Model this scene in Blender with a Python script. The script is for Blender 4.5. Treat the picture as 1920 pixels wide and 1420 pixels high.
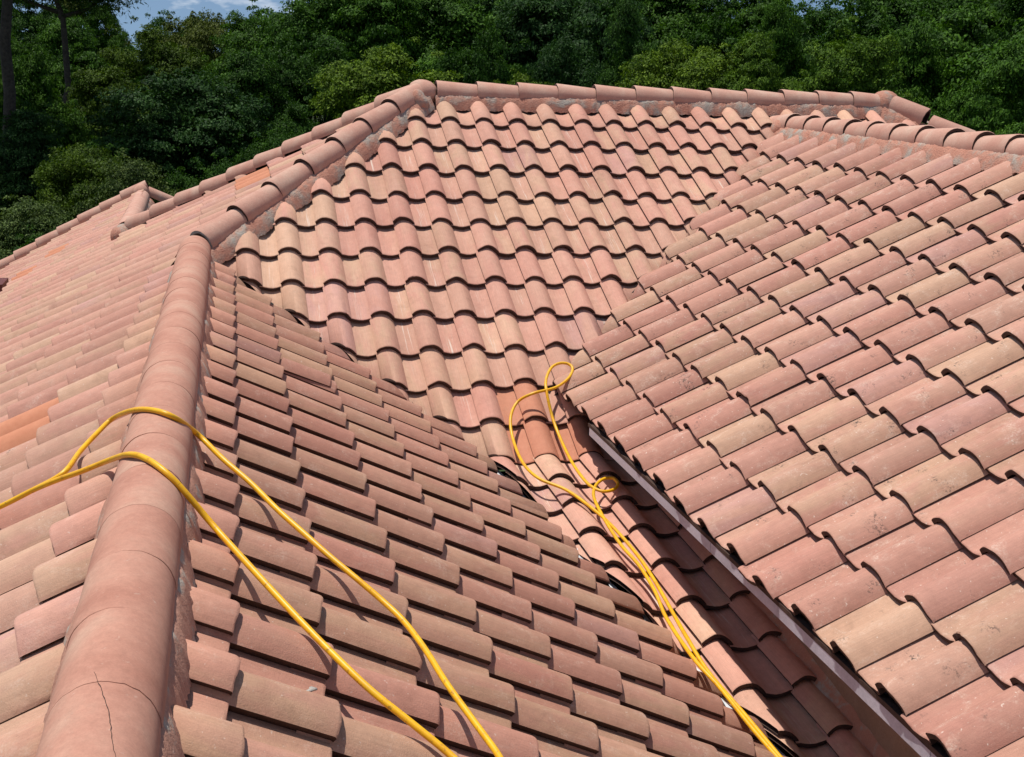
import bpy, bmesh, math, random
import numpy as np
from mathutils import Vector, Matrix

random.seed(7)
rng = np.random.default_rng(11)
for o in list(bpy.data.objects):
    bpy.data.objects.remove(o)
scene = bpy.context.scene
C = scene.collection

# ------------------------------------------------------------------ camera, sky, sun, exposure
S = 0.3            # one roof unit (one tile width) in metres
H = 6.6            # height of the eye above the garden
EYE = Vector((0, 0, H))
cam_d = bpy.data.cameras.new('camera')
cam = bpy.data.objects.new('camera', cam_d)
C.objects.link(cam)
RX = Vector((0.9698077, -0.24206569, 0.02961797))
RY = Vector((0.24168931, 0.93780883, -0.24920047))
RZ = Vector((0.03254689, 0.24883488, 0.96799892))
cam.matrix_world = Matrix(((RX[0], RZ[0], -RY[0], 0), (RX[1], RZ[1], -RY[1], 0), (RX[2], RZ[2], -RY[2], H), (0, 0, 0, 1)))
F = 2256.52
cam_d.sensor_fit = 'HORIZONTAL'
cam_d.sensor_width = 36
cam_d.lens = F / 1920 * 36
cam_d.clip_start = 0.1
cam_d.clip_end = 3000
scene.camera = cam

SUN = Vector((-0.21, 0.20, 1.0)).normalized()       # towards the sun
world = bpy.data.worlds.new('World')
scene.world = world
world.use_nodes = True
nt = world.node_tree
nt.nodes.clear()
w_out = nt.nodes.new('ShaderNodeOutputWorld')
w_bg = nt.nodes.new('ShaderNodeBackground')
w_bg.inputs['Strength'].default_value = 0.078
sky = nt.nodes.new('ShaderNodeTexSky')
sky.sky_type = 'NISHITA'
sky.sun_disc = False
sky.sun_elevation = math.asin(SUN.z)
sky.sun_rotation = math.atan2(SUN.x, SUN.y)
sky.air_density = 1.0
sky.dust_density = 0.4
sky.ozone_density = 4.0
w_tc = nt.nodes.new('ShaderNodeTexCoord')
w_map = nt.nodes.new('ShaderNodeMapping')
w_map.inputs['Scale'].default_value = (9, 9, 26)
w_no = nt.nodes.new('ShaderNodeTexNoise')
w_no.inputs['Scale'].default_value = 1.0
w_no.inputs['Detail'].default_value = 6
w_no.inputs['Roughness'].default_value = 0.6
w_cr = nt.nodes.new('ShaderNodeValToRGB')
w_cr.color_ramp.elements[0].position = 0.52
w_cr.color_ramp.elements[0].color = (0, 0, 0, 1)
w_cr.color_ramp.elements[1].position = 0.72
w_cr.color_ramp.elements[1].color = (1, 1, 1, 1)
w_mix = nt.nodes.new('ShaderNodeMix')
w_mix.data_type = 'RGBA'
w_mix.inputs[7].default_value = (12.5, 12.8, 13.2, 1)
L = nt.links.new
L(w_tc.outputs['Generated'], w_map.inputs['Vector'])
L(w_map.outputs['Vector'], w_no.inputs['Vector'])
L(w_no.outputs['Fac'], w_cr.inputs['Fac'])
L(w_cr.outputs['Color'], w_mix.inputs[0])
L(sky.outputs['Color'], w_mix.inputs[6])
w_sx = nt.nodes.new('ShaderNodeSeparateXYZ')
w_mr = nt.nodes.new('ShaderNodeMath'); w_mr.operation = 'MULTIPLY_ADD'
w_mr.inputs[1].default_value = 0.83; w_mr.inputs[2].default_value = 0.15
w_cx = nt.nodes.new('ShaderNodeCombineXYZ')
w_nv = nt.nodes.new('ShaderNodeVectorMath'); w_nv.operation = 'NORMALIZE'
L(w_tc.outputs['Generated'], w_sx.inputs[0])
L(w_sx.outputs[2], w_mr.inputs[0])
L(w_sx.outputs[0], w_cx.inputs[0]); L(w_sx.outputs[1], w_cx.inputs[1]); L(w_mr.outputs[0], w_cx.inputs[2])
L(w_cx.outputs[0], w_nv.inputs[0])
L(w_nv.outputs[0], sky.inputs['Vector'])
L(w_mix.outputs[2], w_bg.inputs['Color'])
L(w_bg.outputs['Background'], w_out.inputs['Surface'])

sun_d = bpy.data.lights.new('sun', 'SUN')
sun_d.energy = 4.25
sun_d.angle = math.radians(0.55)
sun_d.color = (1.0, 0.955, 0.89)
sun = bpy.data.objects.new('sun', sun_d)
C.objects.link(sun)
sun.rotation_euler = SUN.to_track_quat('Z', 'Y').to_euler()
sun.location = (0, 0, 40)

scene.view_settings.view_transform = 'Standard'
scene.view_settings.look = 'None'
scene.view_settings.gamma = 1
scene.view_settings.use_curve_mapping = False
scene.view_settings.exposure = 0.14
scene.render.engine = 'CYCLES'
scene.cycles.max_bounces = 6
scene.cycles.diffuse_bounces = 3
scene.cycles.transparent_max_bounces = 4

# ------------------------------------------------------------------ materials
def new_mat(name):
    m = bpy.data.materials.new(name)
    m.use_nodes = True
    t = m.node_tree
    t.nodes.clear()
    o = t.nodes.new('ShaderNodeOutputMaterial')
    b = t.nodes.new('ShaderNodeBsdfPrincipled')
    b.inputs['Roughness'].default_value = 0.85
    b.inputs['Specular IOR Level'].default_value = 0.25
    t.links.new(b.outputs[0], o.inputs[0])
    return m, t, b

class G:
    """tiny helper for node graphs"""
    def __init__(s, t): s.t = t
    def n(s, typ, **kw):
        x = s.t.nodes.new(typ)
        for k, v in kw.items(): setattr(x, k, v)
        return x
    def link(s, a, b): s.t.links.new(a, b)
    def noise(s, vec, scale, detail=4, rough=0.55, dist=0.0):
        x = s.n('ShaderNodeTexNoise')
        x.inputs['Scale'].default_value = scale
        x.inputs['Detail'].default_value = detail
        x.inputs['Roughness'].default_value = rough
        x.inputs['Distortion'].default_value = dist
        s.link(vec, x.inputs['Vector'])
        return x.outputs['Fac']
    def ramp(s, fac, stops, interp='LINEAR'):
        x = s.n('ShaderNodeValToRGB')
        cr = x.color_ramp
        cr.interpolation = interp
        while len(cr.elements) < len(stops): cr.elements.new(0.5)
        for e, (p, c) in zip(cr.elements, stops):
            e.position = p
            e.color = (c, c, c, 1) if isinstance(c, (int, float)) else (*c, 1)
        s.link(fac, x.inputs['Fac'])
        return x.outputs['Color']
    def mix(s, fac, a, b, mode='MIX'):
        x = s.n('ShaderNodeMix', data_type='RGBA', blend_type=mode)
        for i, v in ((0, fac), (6, a), (7, b)):
            if isinstance(v, (int, float)): x.inputs[i].default_value = v
            elif isinstance(v, tuple): x.inputs[i].default_value = (*v, 1)
            else: s.link(v, x.inputs[i])
        return x.outputs[2]
    def math(s, op, a, b=0.0, c=None):
        x = s.n('ShaderNodeMath', operation=op)
        for i, v in enumerate((a, b) if c is None else (a, b, c)):
            if isinstance(v, (int, float)): x.inputs[i].default_value = v
            else: s.link(v, x.inputs[i])
        return x.outputs[0]
    def vadd(s, a, b):
        x = s.n('ShaderNodeVectorMath', operation='ADD')
        s.link(a, x.inputs[0]); s.link(b, x.inputs[1])
        return x.outputs[0]
    def vscale(s, a, sc):
        x = s.n('ShaderNodeVectorMath', operation='MULTIPLY')
        s.link(a, x.inputs[0]); x.inputs[1].default_value = sc
        return x.outputs[0]
    def bump(s, bsdf, h, strength, dist):
        x = s.n('ShaderNodeBump')
        x.inputs['Strength'].default_value = strength
        x.inputs['Distance'].default_value = dist
        s.link(h, x.inputs['Height'])
        s.link(x.outputs[0], bsdf.inputs['Normal'])

PINK = (0.53, 0.262, 0.200)
ROSE = (0.495, 0.228, 0.178)
TAN = (0.535, 0.345, 0.228)
BUFF = (0.525, 0.298, 0.215)
SALM = (0.54, 0.280, 0.212)
MAUV = (0.48, 0.262, 0.228)

def tile_material(name, island=False, streak=0.0, dull=1.0, orange=0.0, chalk=0.5, algae=0.0, tint=None):
    m, t, b = new_mat(name)
    g = G(t)
    tc = g.n('ShaderNodeTexCoord')
    if island:
        rnd = g.n('ShaderNodeNewGeometry').outputs['Random Per Island']
        vec = tc.outputs['Object']
    else:
        oi = g.n('ShaderNodeObjectInfo')
        rnd = oi.outputs['Random']
        cx = g.n('ShaderNodeCombineXYZ')
        for i, k in enumerate((37.0, 91.0, 17.0)): g.link(g.math('MULTIPLY', rnd, k), cx.inputs[i])
        vec = g.vadd(tc.outputs['Object'], cx.outputs[0])
    c1 = g.ramp(rnd, [(0.0, PINK), (0.13, TAN), (0.27, SALM), (0.40, BUFF), (0.52, ROSE), (0.62, TAN), (0.74, PINK), (0.84, MAUV), (0.92, BUFF)], 'CONSTANT')
    r2 = g.math('FRACT', g.math('MULTIPLY', rnd, 13.7))
    c2 = g.ramp(r2, [(0.0, BUFF), (0.3, SALM), (0.6, TAN), (0.8, PINK)], 'CONSTANT')
    # a soft second colour brushed along the tile
    sv = g.vscale(vec, (9.0, 2.6, 9.0))
    f = g.ramp(g.noise(sv, 1.0, 4, 0.6, 0.6), [(0.40, 0.0), (0.62, 0.85)])
    col = g.mix(f, c1, c2)
    col = g.mix(0.34, col, (0.525, 0.298, 0.215))
    # value drift between tiles
    r3 = g.math('FRACT', g.math('MULTIPLY', rnd, 29.3))
    val = g.math('MULTIPLY_ADD', r3, 0.16, 0.93 * dull)
    # grain
    gr = g.noise(vec, 260.0, 3, 0.6)
    val = g.math('MULTIPLY', val, g.math('MULTIPLY_ADD', gr, 0.34, 0.83))
    md = g.noise(vec, 26.0, 5, 0.6)
    val = g.math('MULTIPLY', val, g.math('MULTIPLY_ADD', md, 0.30, 0.85))
    col = g.mix(1.0, col, val, 'MULTIPLY')
    gp = g.n('ShaderNodeNewGeometry').outputs['Position']
    big = g.noise(gp, 0.9, 5, 0.65, 0.4)
    col = g.mix(g.ramp(big, [(0.42, 0.0), (0.66, 0.55)]), col, g.mix(1.0, col, (0.80, 0.72, 0.70), 'MULTIPLY'))
    soot = g.ramp(g.noise(gp, 5.5, 6, 0.7, 0.5), [(0.56, 0.0), (0.72, 0.40)])
    col = g.mix(soot, col, g.mix(1.0, col, (0.60, 0.57, 0.55), 'MULTIPLY'))
    st = g.noise(g.vscale(vec, (190.0, 7.0, 190.0)), 1.0, 4, 0.65, 0.2)
    col = g.mix(1.0, col, g.math('MULTIPLY_ADD', st, 0.40, 0.80), 'MULTIPLY')
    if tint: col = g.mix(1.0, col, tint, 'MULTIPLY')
    # chalky wear
    wear = g.ramp(g.noise(g.vscale(vec, (14, 9, 14)), 1.0, 7, 0.68, 0.6), [(0.53, 0.0), (0.72, 0.75)])
    speck = g.ramp(g.noise(vec, 120.0, 5, 0.75), [(0.46, 0.15), (0.60, 1.0)])
    col = g.mix(g.math('MULTIPLY', g.math('MULTIPLY', wear, speck), chalk), col, (0.70, 0.56, 0.45))
    spt = g.ramp(g.noise(vec, 75.0, 2, 0.5), [(0.70, 0.0), (0.745, 0.6)])
    col = g.mix(g.math('MULTIPLY', spt, chalk), col, (0.72, 0.62, 0.52))
    if algae > 0:
        am = g.math('MULTIPLY', g.ramp(g.noise(vec, 9.0, 2, 0.5), [(0.60, 0.0), (0.72, 1.0)]), g.ramp(g.noise(vec, 85.0, 4, 0.7), [(0.52, 0.0), (0.60, 1.0)]))
        col = g.mix(g.math('MULTIPLY', am, algae), col, (0.07, 0.06, 0.05))
    # dirt specks
    dirt = g.ramp(g.noise(vec, 55.0, 4, 0.7), [(0.25, 0.45), (0.34, 0.0)])
    col = g.mix(dirt, col, (0.16, 0.10, 0.075))
    if streak > 0:
        sx = g.n('ShaderNodeSeparateXYZ'); g.link(tc.outputs['Object'], sx.inputs[0])
        pan = g.ramp(g.math('ADD', sx.outputs[0], 0.5), [(0.40, 0.0), (0.425, 1.0), (0.452, 1.0), (0.475, 0.0)])
        sn = g.noise(g.vscale(vec, (110.0, 3.0, 3.0)), 1.0, 3, 0.6, 0.8)
        sf = g.math('MULTIPLY', g.ramp(sn, [(0.56, 0.0), (0.66, 1.0)]), pan)
        r4 = g.math('FRACT', g.math('MULTIPLY', rnd, 7.7))
        on = g.ramp(r4, [(0.35, 0.15), (0.6, 1.0)])
        sf = g.math('MULTIPLY', g.math('MULTIPLY', sf, on), streak)
        col = g.mix(sf, col, (0.70, 0.58, 0.48))
    if orange > 0:
        col = g.mix(orange, col, g.mix(md, (0.50, 0.17, 0.085), (0.62, 0.26, 0.14)))
    g.link(col, b.inputs['Base Color'])
    h = g.math('ADD', g.math('MULTIPLY', gr, 0.5), md)
    g.bump(b, h, 0.5, 0.004)
    return m

def mottled(name, stops, scale, rough=0.9, bump=0.4, dist=0.01, detail=6, spec=0.25, grain=True):
    m, t, b = new_mat(name)
    g = G(t)
    vec = g.n('ShaderNodeTexCoord').outputs['Object']
    rnd = g.n('ShaderNodeObjectInfo').outputs['Random']
    cx = g.n('ShaderNodeCombineXYZ')
    for i, k in enumerate((23.0, 57.0, 11.0)): g.link(g.math('MULTIPLY', rnd, k), cx.inputs[i])
    vec = g.vadd(vec, cx.outputs[0])
    n1 = g.noise(vec, scale, detail, 0.6, 0.3)
    col = g.ramp(n1, stops)
    n2 = g.noise(vec, scale * 14, 4, 0.6)
    if grain:
        col = g.mix(1.0, col, g.math('MULTIPLY_ADD', n2, 0.4, 0.8), 'MULTIPLY')
        n3 = g.noise(vec, 240.0, 3, 0.65)
        col = g.mix(1.0, col, g.math('MULTIPLY_ADD', n3, 0.36, 0.82), 'MULTIPLY')
        n4 = g.ramp(g.noise(vec, 45.0, 4, 0.75), [(0.63, 0.0), (0.74, 0.45)])
        col = g.mix(n4, col, (0.62, 0.50, 0.41) if stops[0][1][0] > 0.3 else (0.2, 0.17, 0.14))
    g.link(col, b.inputs['Base Color'])
    b.inputs['Roughness'].default_value = rough
    b.inputs['Specular IOR Level'].default_value = spec
    g.bump(b, g.math('ADD', n1, g.math('MULTIPLY', n2, 0.4)), bump, dist)
    return m

M = {}
M['tile_a'] = tile_material('clay_tile_streaked', streak=0.85, chalk=0.35, dull=1.12)
M['tile'] = tile_material('clay_tile', chalk=0.6, dull=0.98)
M['tile_b'] = tile_material('clay_tile_weathered', chalk=1.0, algae=0.85, dull=0.94)
M['tile_c'] = tile_material('clay_tile_dull', chalk=0.55, dull=0.86, tint=(0.98, 0.93, 0.89))  # duller, slightly browner tile colour for the near slope
M['tile_far'] = tile_material('clay_tile_far', island=True)
M['tile_patch'] = tile_material('clay_tile_orange', orange=0.62)
M['tile_patch_d'] = tile_material('clay_tile_bright_orange', orange=0.82)
M['body'] = mottled('raw_edge_shade', [(0.3, (0.045, 0.027, 0.021)), (0.7, (0.085, 0.050, 0.038))], 20)  # raw edge brown, blackened to paint in the shade under the tile lips
M['cap'] = mottled('cap_tile', [(0.30, (0.49, 0.255, 0.190)), (0.5, (0.53, 0.300, 0.225)), (0.7, (0.57, 0.375, 0.285))], 6, bump=0.3, dist=0.004)
M['cap_near'] = mottled('painted_cap', [(0.28, (0.39, 0.178, 0.125)), (0.5, (0.47, 0.240, 0.172)), (0.72, (0.51, 0.310, 0.225))], 4, bump=0.3, dist=0.004)
M['mortar'] = mottled('painted_mortar', [(0.30, (0.45, 0.195, 0.132)), (0.48, (0.48, 0.24, 0.17)), (0.56, (0.41, 0.28, 0.22)), (0.64, (0.40, 0.355, 0.30))], 7, bump=1.0, dist=0.02)
M['mortar_grey'] = mottled('bare_mortar', [(0.3, (0.42, 0.205, 0.145)), (0.54, (0.46, 0.25, 0.18)), (0.61, (0.40, 0.34, 0.28)), (0.75, (0.52, 0.48, 0.42))], 11, bump=0.5, dist=0.012)
M['deck'] = mottled('roof_felt', [(0.3, (0.012, 0.011, 0.011)), (0.7, (0.03, 0.027, 0.025))], 8)
M['fascia'] = mottled('fascia_paint', [(0.30, (0.40, 0.375, 0.42)), (0.5, (0.50, 0.475, 0.53)), (0.7, (0.55, 0.52, 0.57))], 5, rough=0.6, bump=0.1)
M['wall'] = mottled('stucco', [(0.3, (0.30, 0.21, 0.15)), (0.7, (0.38, 0.27, 0.20))], 6, bump=0.6)
M['metal'] = mottled('galvanised_flashing', [(0.35, (0.50, 0.52, 0.53)), (0.65, (0.72, 0.74, 0.75))], 9, rough=0.45, bump=0.1, spec=0.5)
M['felt_edge'] = mottled('eave_closure', [(0.3, (0.05, 0.03, 0.024)), (0.7, (0.09, 0.055, 0.042))], 20)
M['vent'] = mottled('vent_paint', [(0.35, (0.10, 0.035, 0.028)), (0.65, (0.16, 0.05, 0.04))], 8, rough=0.5)
M['lump'] = mottled('mortar_lump', [(0.35, (0.33, 0.32, 0.29)), (0.65, (0.5, 0.49, 0.45))], 40, bump=0.8)
M['stain'] = mottled('clay_repair', [(0.3, (0.36, 0.12, 0.07)), (0.5, (0.50, 0.185, 0.10)), (0.7, (0.58, 0.26, 0.15))], 9, bump=0.6, dist=0.012)

def hose_material():
    m, t, b = new_mat('yellow_rubber')
    g = G(t)
    vec = g.n('ShaderNodeTexCoord').outputs['Object']
    n = g.noise(vec, 18, 5, 0.65)
    col = g.ramp(n, [(0.3, (0.70, 0.33, 0.006)), (0.5, (0.84, 0.44, 0.006)), (0.7, (0.86, 0.50, 0.012))])
    d = g.ramp(g.noise(vec, 60, 3, 0.7), [(0.30, 0.7), (0.40, 0.0)])
    col = g.mix(d, col, (0.26, 0.13, 0.03))
    sc = g.ramp(g.noise(vec, 9, 4, 0.6), [(0.50, 0.0), (0.68, 0.35)])
    col = g.mix(sc, col, (0.42, 0.22, 0.03))
    g.link(col, b.inputs['Base Color'])
    b.inputs['Roughness'].default_value = 0.42
    b.inputs['Specular IOR Level'].default_value = 0.45
    return m
M['hose'] = hose_material()

def leaf_material(name, c_lo, c_mid, c_hi):
    m = bpy.data.materials.new(name)
    m.use_nodes = True
    t = m.node_tree
    t.nodes.clear()
    g = G(t)
    o = g.n('ShaderNodeOutputMaterial')
    rnd = g.n('ShaderNodeNewGeometry').outputs['Random Per Island']
    vec = g.n('ShaderNodeTexCoord').outputs['Object']
    cl = g.noise(vec, 3.2, 3, 0.6)
    f = g.math('ADD', g.math('MULTIPLY', rnd, 0.38), g.math('MULTIPLY', cl, 0.62))
    col = g.ramp(f, [(0.25, c_lo), (0.5, c_mid), (0.78, c_hi)])
    pb = g.n('ShaderNodeBsdfPrincipled')
    pb.inputs['Roughness'].default_value = 0.62
    pb.inputs['Specular IOR Level'].default_value = 0.10
    g.link(col, pb.inputs['Base Color'])
    tr = g.n('ShaderNodeBsdfTranslucent')
    g.link(g.mix(1.0, col, (1.25, 1.35, 0.55), 'MULTIPLY'), tr.inputs['Color'])
    mx = g.n('ShaderNodeMixShader')
    mx.inputs[0].default_value = 0.20
    g.link(pb.outputs[0], mx.inputs[1]); g.link(tr.outputs[0], mx.inputs[2])
    g.link(mx.outputs[0], o.inputs[0])
    return m
LEAF = {
    'bright': leaf_material('leaf_bright', (0.0270, 0.0536, 0.0040), (0.0796, 0.1416, 0.0088), (0.1888, 0.2835, 0.0187)),
    'bright2': leaf_material('leaf_light', (0.0242, 0.0531, 0.0050), (0.0659, 0.1334, 0.0104), (0.1595, 0.2635, 0.0212)),
    'mid': leaf_material('leaf_mid', (0.0147, 0.0414, 0.0037), (0.0381, 0.0972, 0.0071), (0.0961, 0.2044, 0.0147)),
    'mid2': leaf_material('leaf_mid_fresh', (0.0147, 0.0442, 0.0044), (0.0425, 0.1080, 0.0091), (0.1034, 0.2222, 0.0187)),
    'dark2': leaf_material('leaf_dark', (0.0095, 0.0297, 0.0038), (0.0261, 0.0718, 0.0076), (0.0721, 0.1644, 0.0155)),
    'teal': leaf_material('leaf_bluish', (0.0077, 0.0256, 0.0057), (0.0211, 0.0593, 0.0122), (0.0558, 0.1280, 0.0248)),
    'olive': leaf_material('leaf_olive', (0.0185, 0.0376, 0.0033), (0.0499, 0.0915, 0.0071), (0.1134, 0.1777, 0.0133)),
    'olive2': leaf_material('leaf_brown_green', (0.0272, 0.0394, 0.0059), (0.0695, 0.0938, 0.0131), (0.1406, 0.1777, 0.0266)),
    'pale': leaf_material('leaf_pale', (0.0160, 0.0333, 0.0061), (0.0446, 0.0762, 0.0140), (0.2090, 0.2870, 0.0865)),
    'pale2': leaf_material('leaf_grey_green', (0.0145, 0.0302, 0.0055), (0.0416, 0.0719, 0.0122), (0.1698, 0.2297, 0.0618)),
    'pine': leaf_material('needle', (0.0092, 0.0236, 0.0035), (0.0277, 0.0616, 0.0083), (0.0695, 0.1275, 0.0172)),
}
M['bark'] = mottled('bark', [(0.3, (0.035, 0.026, 0.020)), (0.7, (0.09, 0.07, 0.055))], 12, bump=1.0, dist=0.02)
M['ground'] = mottled('lawn', [(0.3, (0.025, 0.04, 0.012)), (0.5, (0.04, 0.06, 0.018)), (0.7, (0.07, 0.065, 0.03))], 0.6, bump=0.6, dist=0.05)

# ------------------------------------------------------------------ object helpers
def W(p):
    """roof units (origin at the eye) to world metres"""
    return Vector((p[0] * S, p[1] * S, p[2] * S + H))

def link(o, parent=None):
    C.objects.link(o)
    if parent is not None:
        o.parent = parent
        o.matrix_parent_inverse = PINV[parent.name] if parent.name in PINV else parent.matrix_world.inverted()
    return o
PINV = {}

def thing(name, label, cat, loc, group=None):
    o = bpy.data.objects.new(name, None)
    o.location = loc
    o.empty_display_size = 0.3
    o['label'] = label
    o['category'] = cat
    if group: o['group'] = group
    C.objects.link(o)
    PINV[o.name] = Matrix.Translation(loc).inverted()
    return o

def obj_bm(name, bm, mat, parent=None, smooth=True):
    me = bpy.data.meshes.new(name)
    bm.normal_update()
    bm.to_mesh(me)
    bm.free()
    for mm in (mat if isinstance(mat, (list, tuple)) else [mat]): me.materials.append(mm)
    if smooth:
        for p in me.polygons: p.use_smooth = True
    o = bpy.data.objects.new(name, me)
    if parent is not None and parent.name not in PINV: PINV[parent.name] = Matrix.Identity(4)
    link(o, parent)
    return o

def sharpen(bm, deg=40):
    for e in bm.edges:
        if len(e.link_faces) == 2:
            e.smooth = e.calc_face_angle(0.0) < math.radians(deg)
        else:
            e.smooth = False

def tube(bm, pts, rad, n=10, caps=True):
    pts = [Vector(p) for p in pts]
    rings = []
    up = Vector((0, 0, 1))
    for i, p in enumerate(pts):
        t = (pts[min(i + 1, len(pts) - 1)] - pts[max(i - 1, 0)]).normalized()
        if abs(t.dot(up)) > 0.97: up = Vector((1, 0, 0))
        a = (up - t * up.dot(t)).normalized()
        b = t.cross(a)
        up = a
        r = rad[i] if isinstance(rad, (list, tuple)) else rad
        rings.append([bm.verts.new(p + a * (r * math.cos(2 * math.pi * k / n)) + b * (r * math.sin(2 * math.pi * k / n))) for k in range(n)])
    for r0, r1 in zip(rings[:-1], rings[1:]):
        for k in range(n):
            bm.faces.new((r0[k], r0[(k + 1) % n], r1[(k + 1) % n], r1[k]))
    if caps:
        bm.faces.new(list(reversed(rings[0])))
        bm.faces.new(rings[-1])

def slab(bm, quad, n, th):
    """a flat polygon (world points) with thickness th along -n"""
    a = [bm.verts.new(p) for p in quad]
    b = [bm.verts.new(p - n * th) for p in quad]
    bm.faces.new(a)
    bm.faces.new(list(reversed(b)))
    k = len(a)
    for i in range(k):
        bm.faces.new((a[i], b[i], b[(i + 1) % k], a[(i + 1) % k]))
    bmesh.ops.recalc_face_normals(bm, faces=bm.faces)

def catmull(pts, k=6):
    P = [Vector(p) for p in pts]
    out = []
    for i in range(len(P) - 1):
        p0, p1, p2, p3 = P[max(i - 1, 0)], P[i], P[i + 1], P[min(i + 2, len(P) - 1)]
        for j in range(k):
            t = j / k
            out.append(0.5 * ((2 * p1) + (p2 - p0) * t + (2 * p0 - 5 * p1 + 4 * p2 - p3) * t * t + (3 * p1 - p0 - 3 * p2 + p3) * t ** 3))
    out.append(P[-1])
    return out

# ------------------------------------------------------------------ ground
bm = bmesh.new()
N = 24
bmesh.ops.create_grid(bm, x_segments=N, y_segments=N, size=1500)
for v in bm.verts:
    d = math.hypot(v.co.x, v.co.y)
    v.co.z = 0.0 if d < 200 else 2.0 * math.sin(v.co.x * 0.006) * math.cos(v.co.y * 0.005) - 2
ground = obj_bm('ground', bm, M['ground'])
ground['kind'] = 'structure'

# ------------------------------------------------------------------ the house
house = thing('house', 'terracotta tiled house roof with hips, valleys and mortared cap ridges seen from its own ridge', 'house', (2.2, 6.0, 0))

def plane_axes(az, p):
    h = Vector((math.sin(az), math.cos(az), 0))
    d = h * math.cos(p) - Vector((0, 0, math.sin(p)))
    n = h * math.sin(p) + Vector((0, 0, math.cos(p)))
    u = Vector((math.cos(az), -math.sin(az), 0))
    return d, n, u
AZC = 0.02293
HPI = math.pi / 2
class Slope: pass
def mk_slope(name, O, az, p, w, sgn, label):
    s = Slope()
    s.O = Vector(O)
    s.d, s.n, s.u = plane_axes(az, p)
    s.X = s.u * sgn              # to the right when seen from below
    s.w = w
    s.name = name
    s.label = label
    return s
# O, downslope azimuth, pitch, tile width
A = mk_slope('A', (5.2647, 33.3748, -0.8696), math.pi, 0.5304, 0.9294, -1, 'steep back slope between the left hip and the right-hand valley')
B = mk_slope('B', (14.7529, 17.693, -2.1135), -HPI + 0.00401, 0.51445, 1.013, -1, 'right-hand wing slope ending in an eave over the lower roof')
Cs = mk_slope('C', (0.0067, 9.4062, -4.5716), HPI + AZC, 0.53205, 1.0135, -1, 'near slope right of the big mortared ridge, under the hose')
D = mk_slope('D', (-1.5995, 9.5049, -4.6962), -HPI + AZC, 0.52431, 1.0462, -1, 'long left slope running to the far scalloped rake')
A2 = mk_slope('A2', tuple(A.O + A.d * 12.97528), math.pi, 0.14792, 0.9294, -1, 'flatter lower slope in the valley under the overhanging eave')
TA = [0.0, 1.091, 2.1415, 3.2645, 4.4051, 5.506, 6.6004, 7.715, 8.8325, 9.9493, 11.0592, 12.1367, 13.1712]
TB = [-0.0001, 1.1161, 2.2337, 3.3701, 4.4988, 5.6197, 6.7382, 7.8442, 8.886]
TC = [0.1103, 0.9963, 2.1033, 3.1802, 4.2452, 5.306, 6.362, 7.42, 8.48, 9.54, 10.6]
TA2 = [14.228, 15.2312, 16.2671, 17.4206, 18.6051, 19.7404, 20.8984, 21.9705, 23.05, 24.13]
TD = [0.0, 1.0406, 2.14, 3.22, 4.30, 5.38, 6.46, 7.54, 8.62, 9.70, 10.78, 11.86, 12.94]

def zpl(s, x, y):
    return s.O.z - ((x - s.O.x) * s.n.x + (y - s.O.y) * s.n.y) / s.n.z
YR = 33.62                                   # back ridge
APEX = Vector((5.82, YR, zpl(A, 5.82, YR)))
EAPEX = Vector((20.0, YR, zpl(A, 20.0, YR)))
J = Vector((-0.262, 27.755, -4.165))         # where the near ridge meets the left hip
XB = 16.2                                    # east wing ridge
VAB0, VAB1 = Vector((16.2, 32.59, 0)), Vector((7.017, 23.77, 0))
VAC0, VAC1, VAC2 = Vector((-0.26, 27.755, 0)), Vector((5.163, 22.18, 0)), Vector((8.43, 8.0, 0))
WALLX = 8.5
HIPB = Vector((-2.35, 42.0, 0))              # foot of the far left hip
RAKEY = 59.8

def vplane(p, q, keep, off=0.0):
    """vertical clip plane through p,q (roof units), pushed off away from keep"""
    p, q, keep = (Vector((v[0], v[1], 0)) for v in (p, q, keep))
    t = (q - p).normalized()
    n = Vector((t.y, -t.x, 0))
    if n.dot(keep - p) > 0: n = -n
    return (p + n * off, n)                 # geometry with (x-p).n > 0 is removed

def to_img(p):
    x, y, z = p.dot(RX), p.dot(RY), p.dot(RZ)
    if y < 0.3: return None
    return 960 + F * x / y, 710 - F * z / y

# ---- the tile: a pan on the left and a barrel on the right, profile in roof units
TH = 0.078
def tile_profile():
    top = []
    for x, z in ((-0.50, -0.046), (-0.43, -0.052), (-0.36, -0.072), (-0.27, -0.089), (-0.18, -0.089), (-0.10, -0.072), (-0.03, -0.048), (0.045, -0.042)):
        top.append((x, z))
    nb = 15
    for i in range(nb + 1):
        f = i / nb
        q = 0.5 - 0.5 * math.cos(math.pi * f)
        f = 0.45 * q + 0.55 * f
        x = -0.014 + 0.580 * f
        top.append((x, 0.036 * (1 - f) - 0.030 * f + 0.164 * max(0.0, 1 - ((x - 0.276) / 0.290) ** 2) ** 0.93))
    return top
PROF = tile_profile()
def profile_bottom():
    out = []
    for i, (x, z) in enumerate(PROF):
        a = PROF[max(i - 1, 0)]; b = PROF[min(i + 1, len(PROF) - 1)]
        tx, tz = b[0] - a[0], b[1] - a[1]
        l = math.hypot(tx, tz)
        nx, nz = -tz / l, tx / l
        if i == 7: nx, nz = 0.0, 0.6
        if i == 8: nx, nz = -0.7, 0.45
        if i == len(PROF) - 1: nx, nz = 0.45, 0.28
        out.append((x - nx * TH, z - nz * TH))
    return out
PBOT = profile_bottom()
TLEN = 1.42
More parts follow.
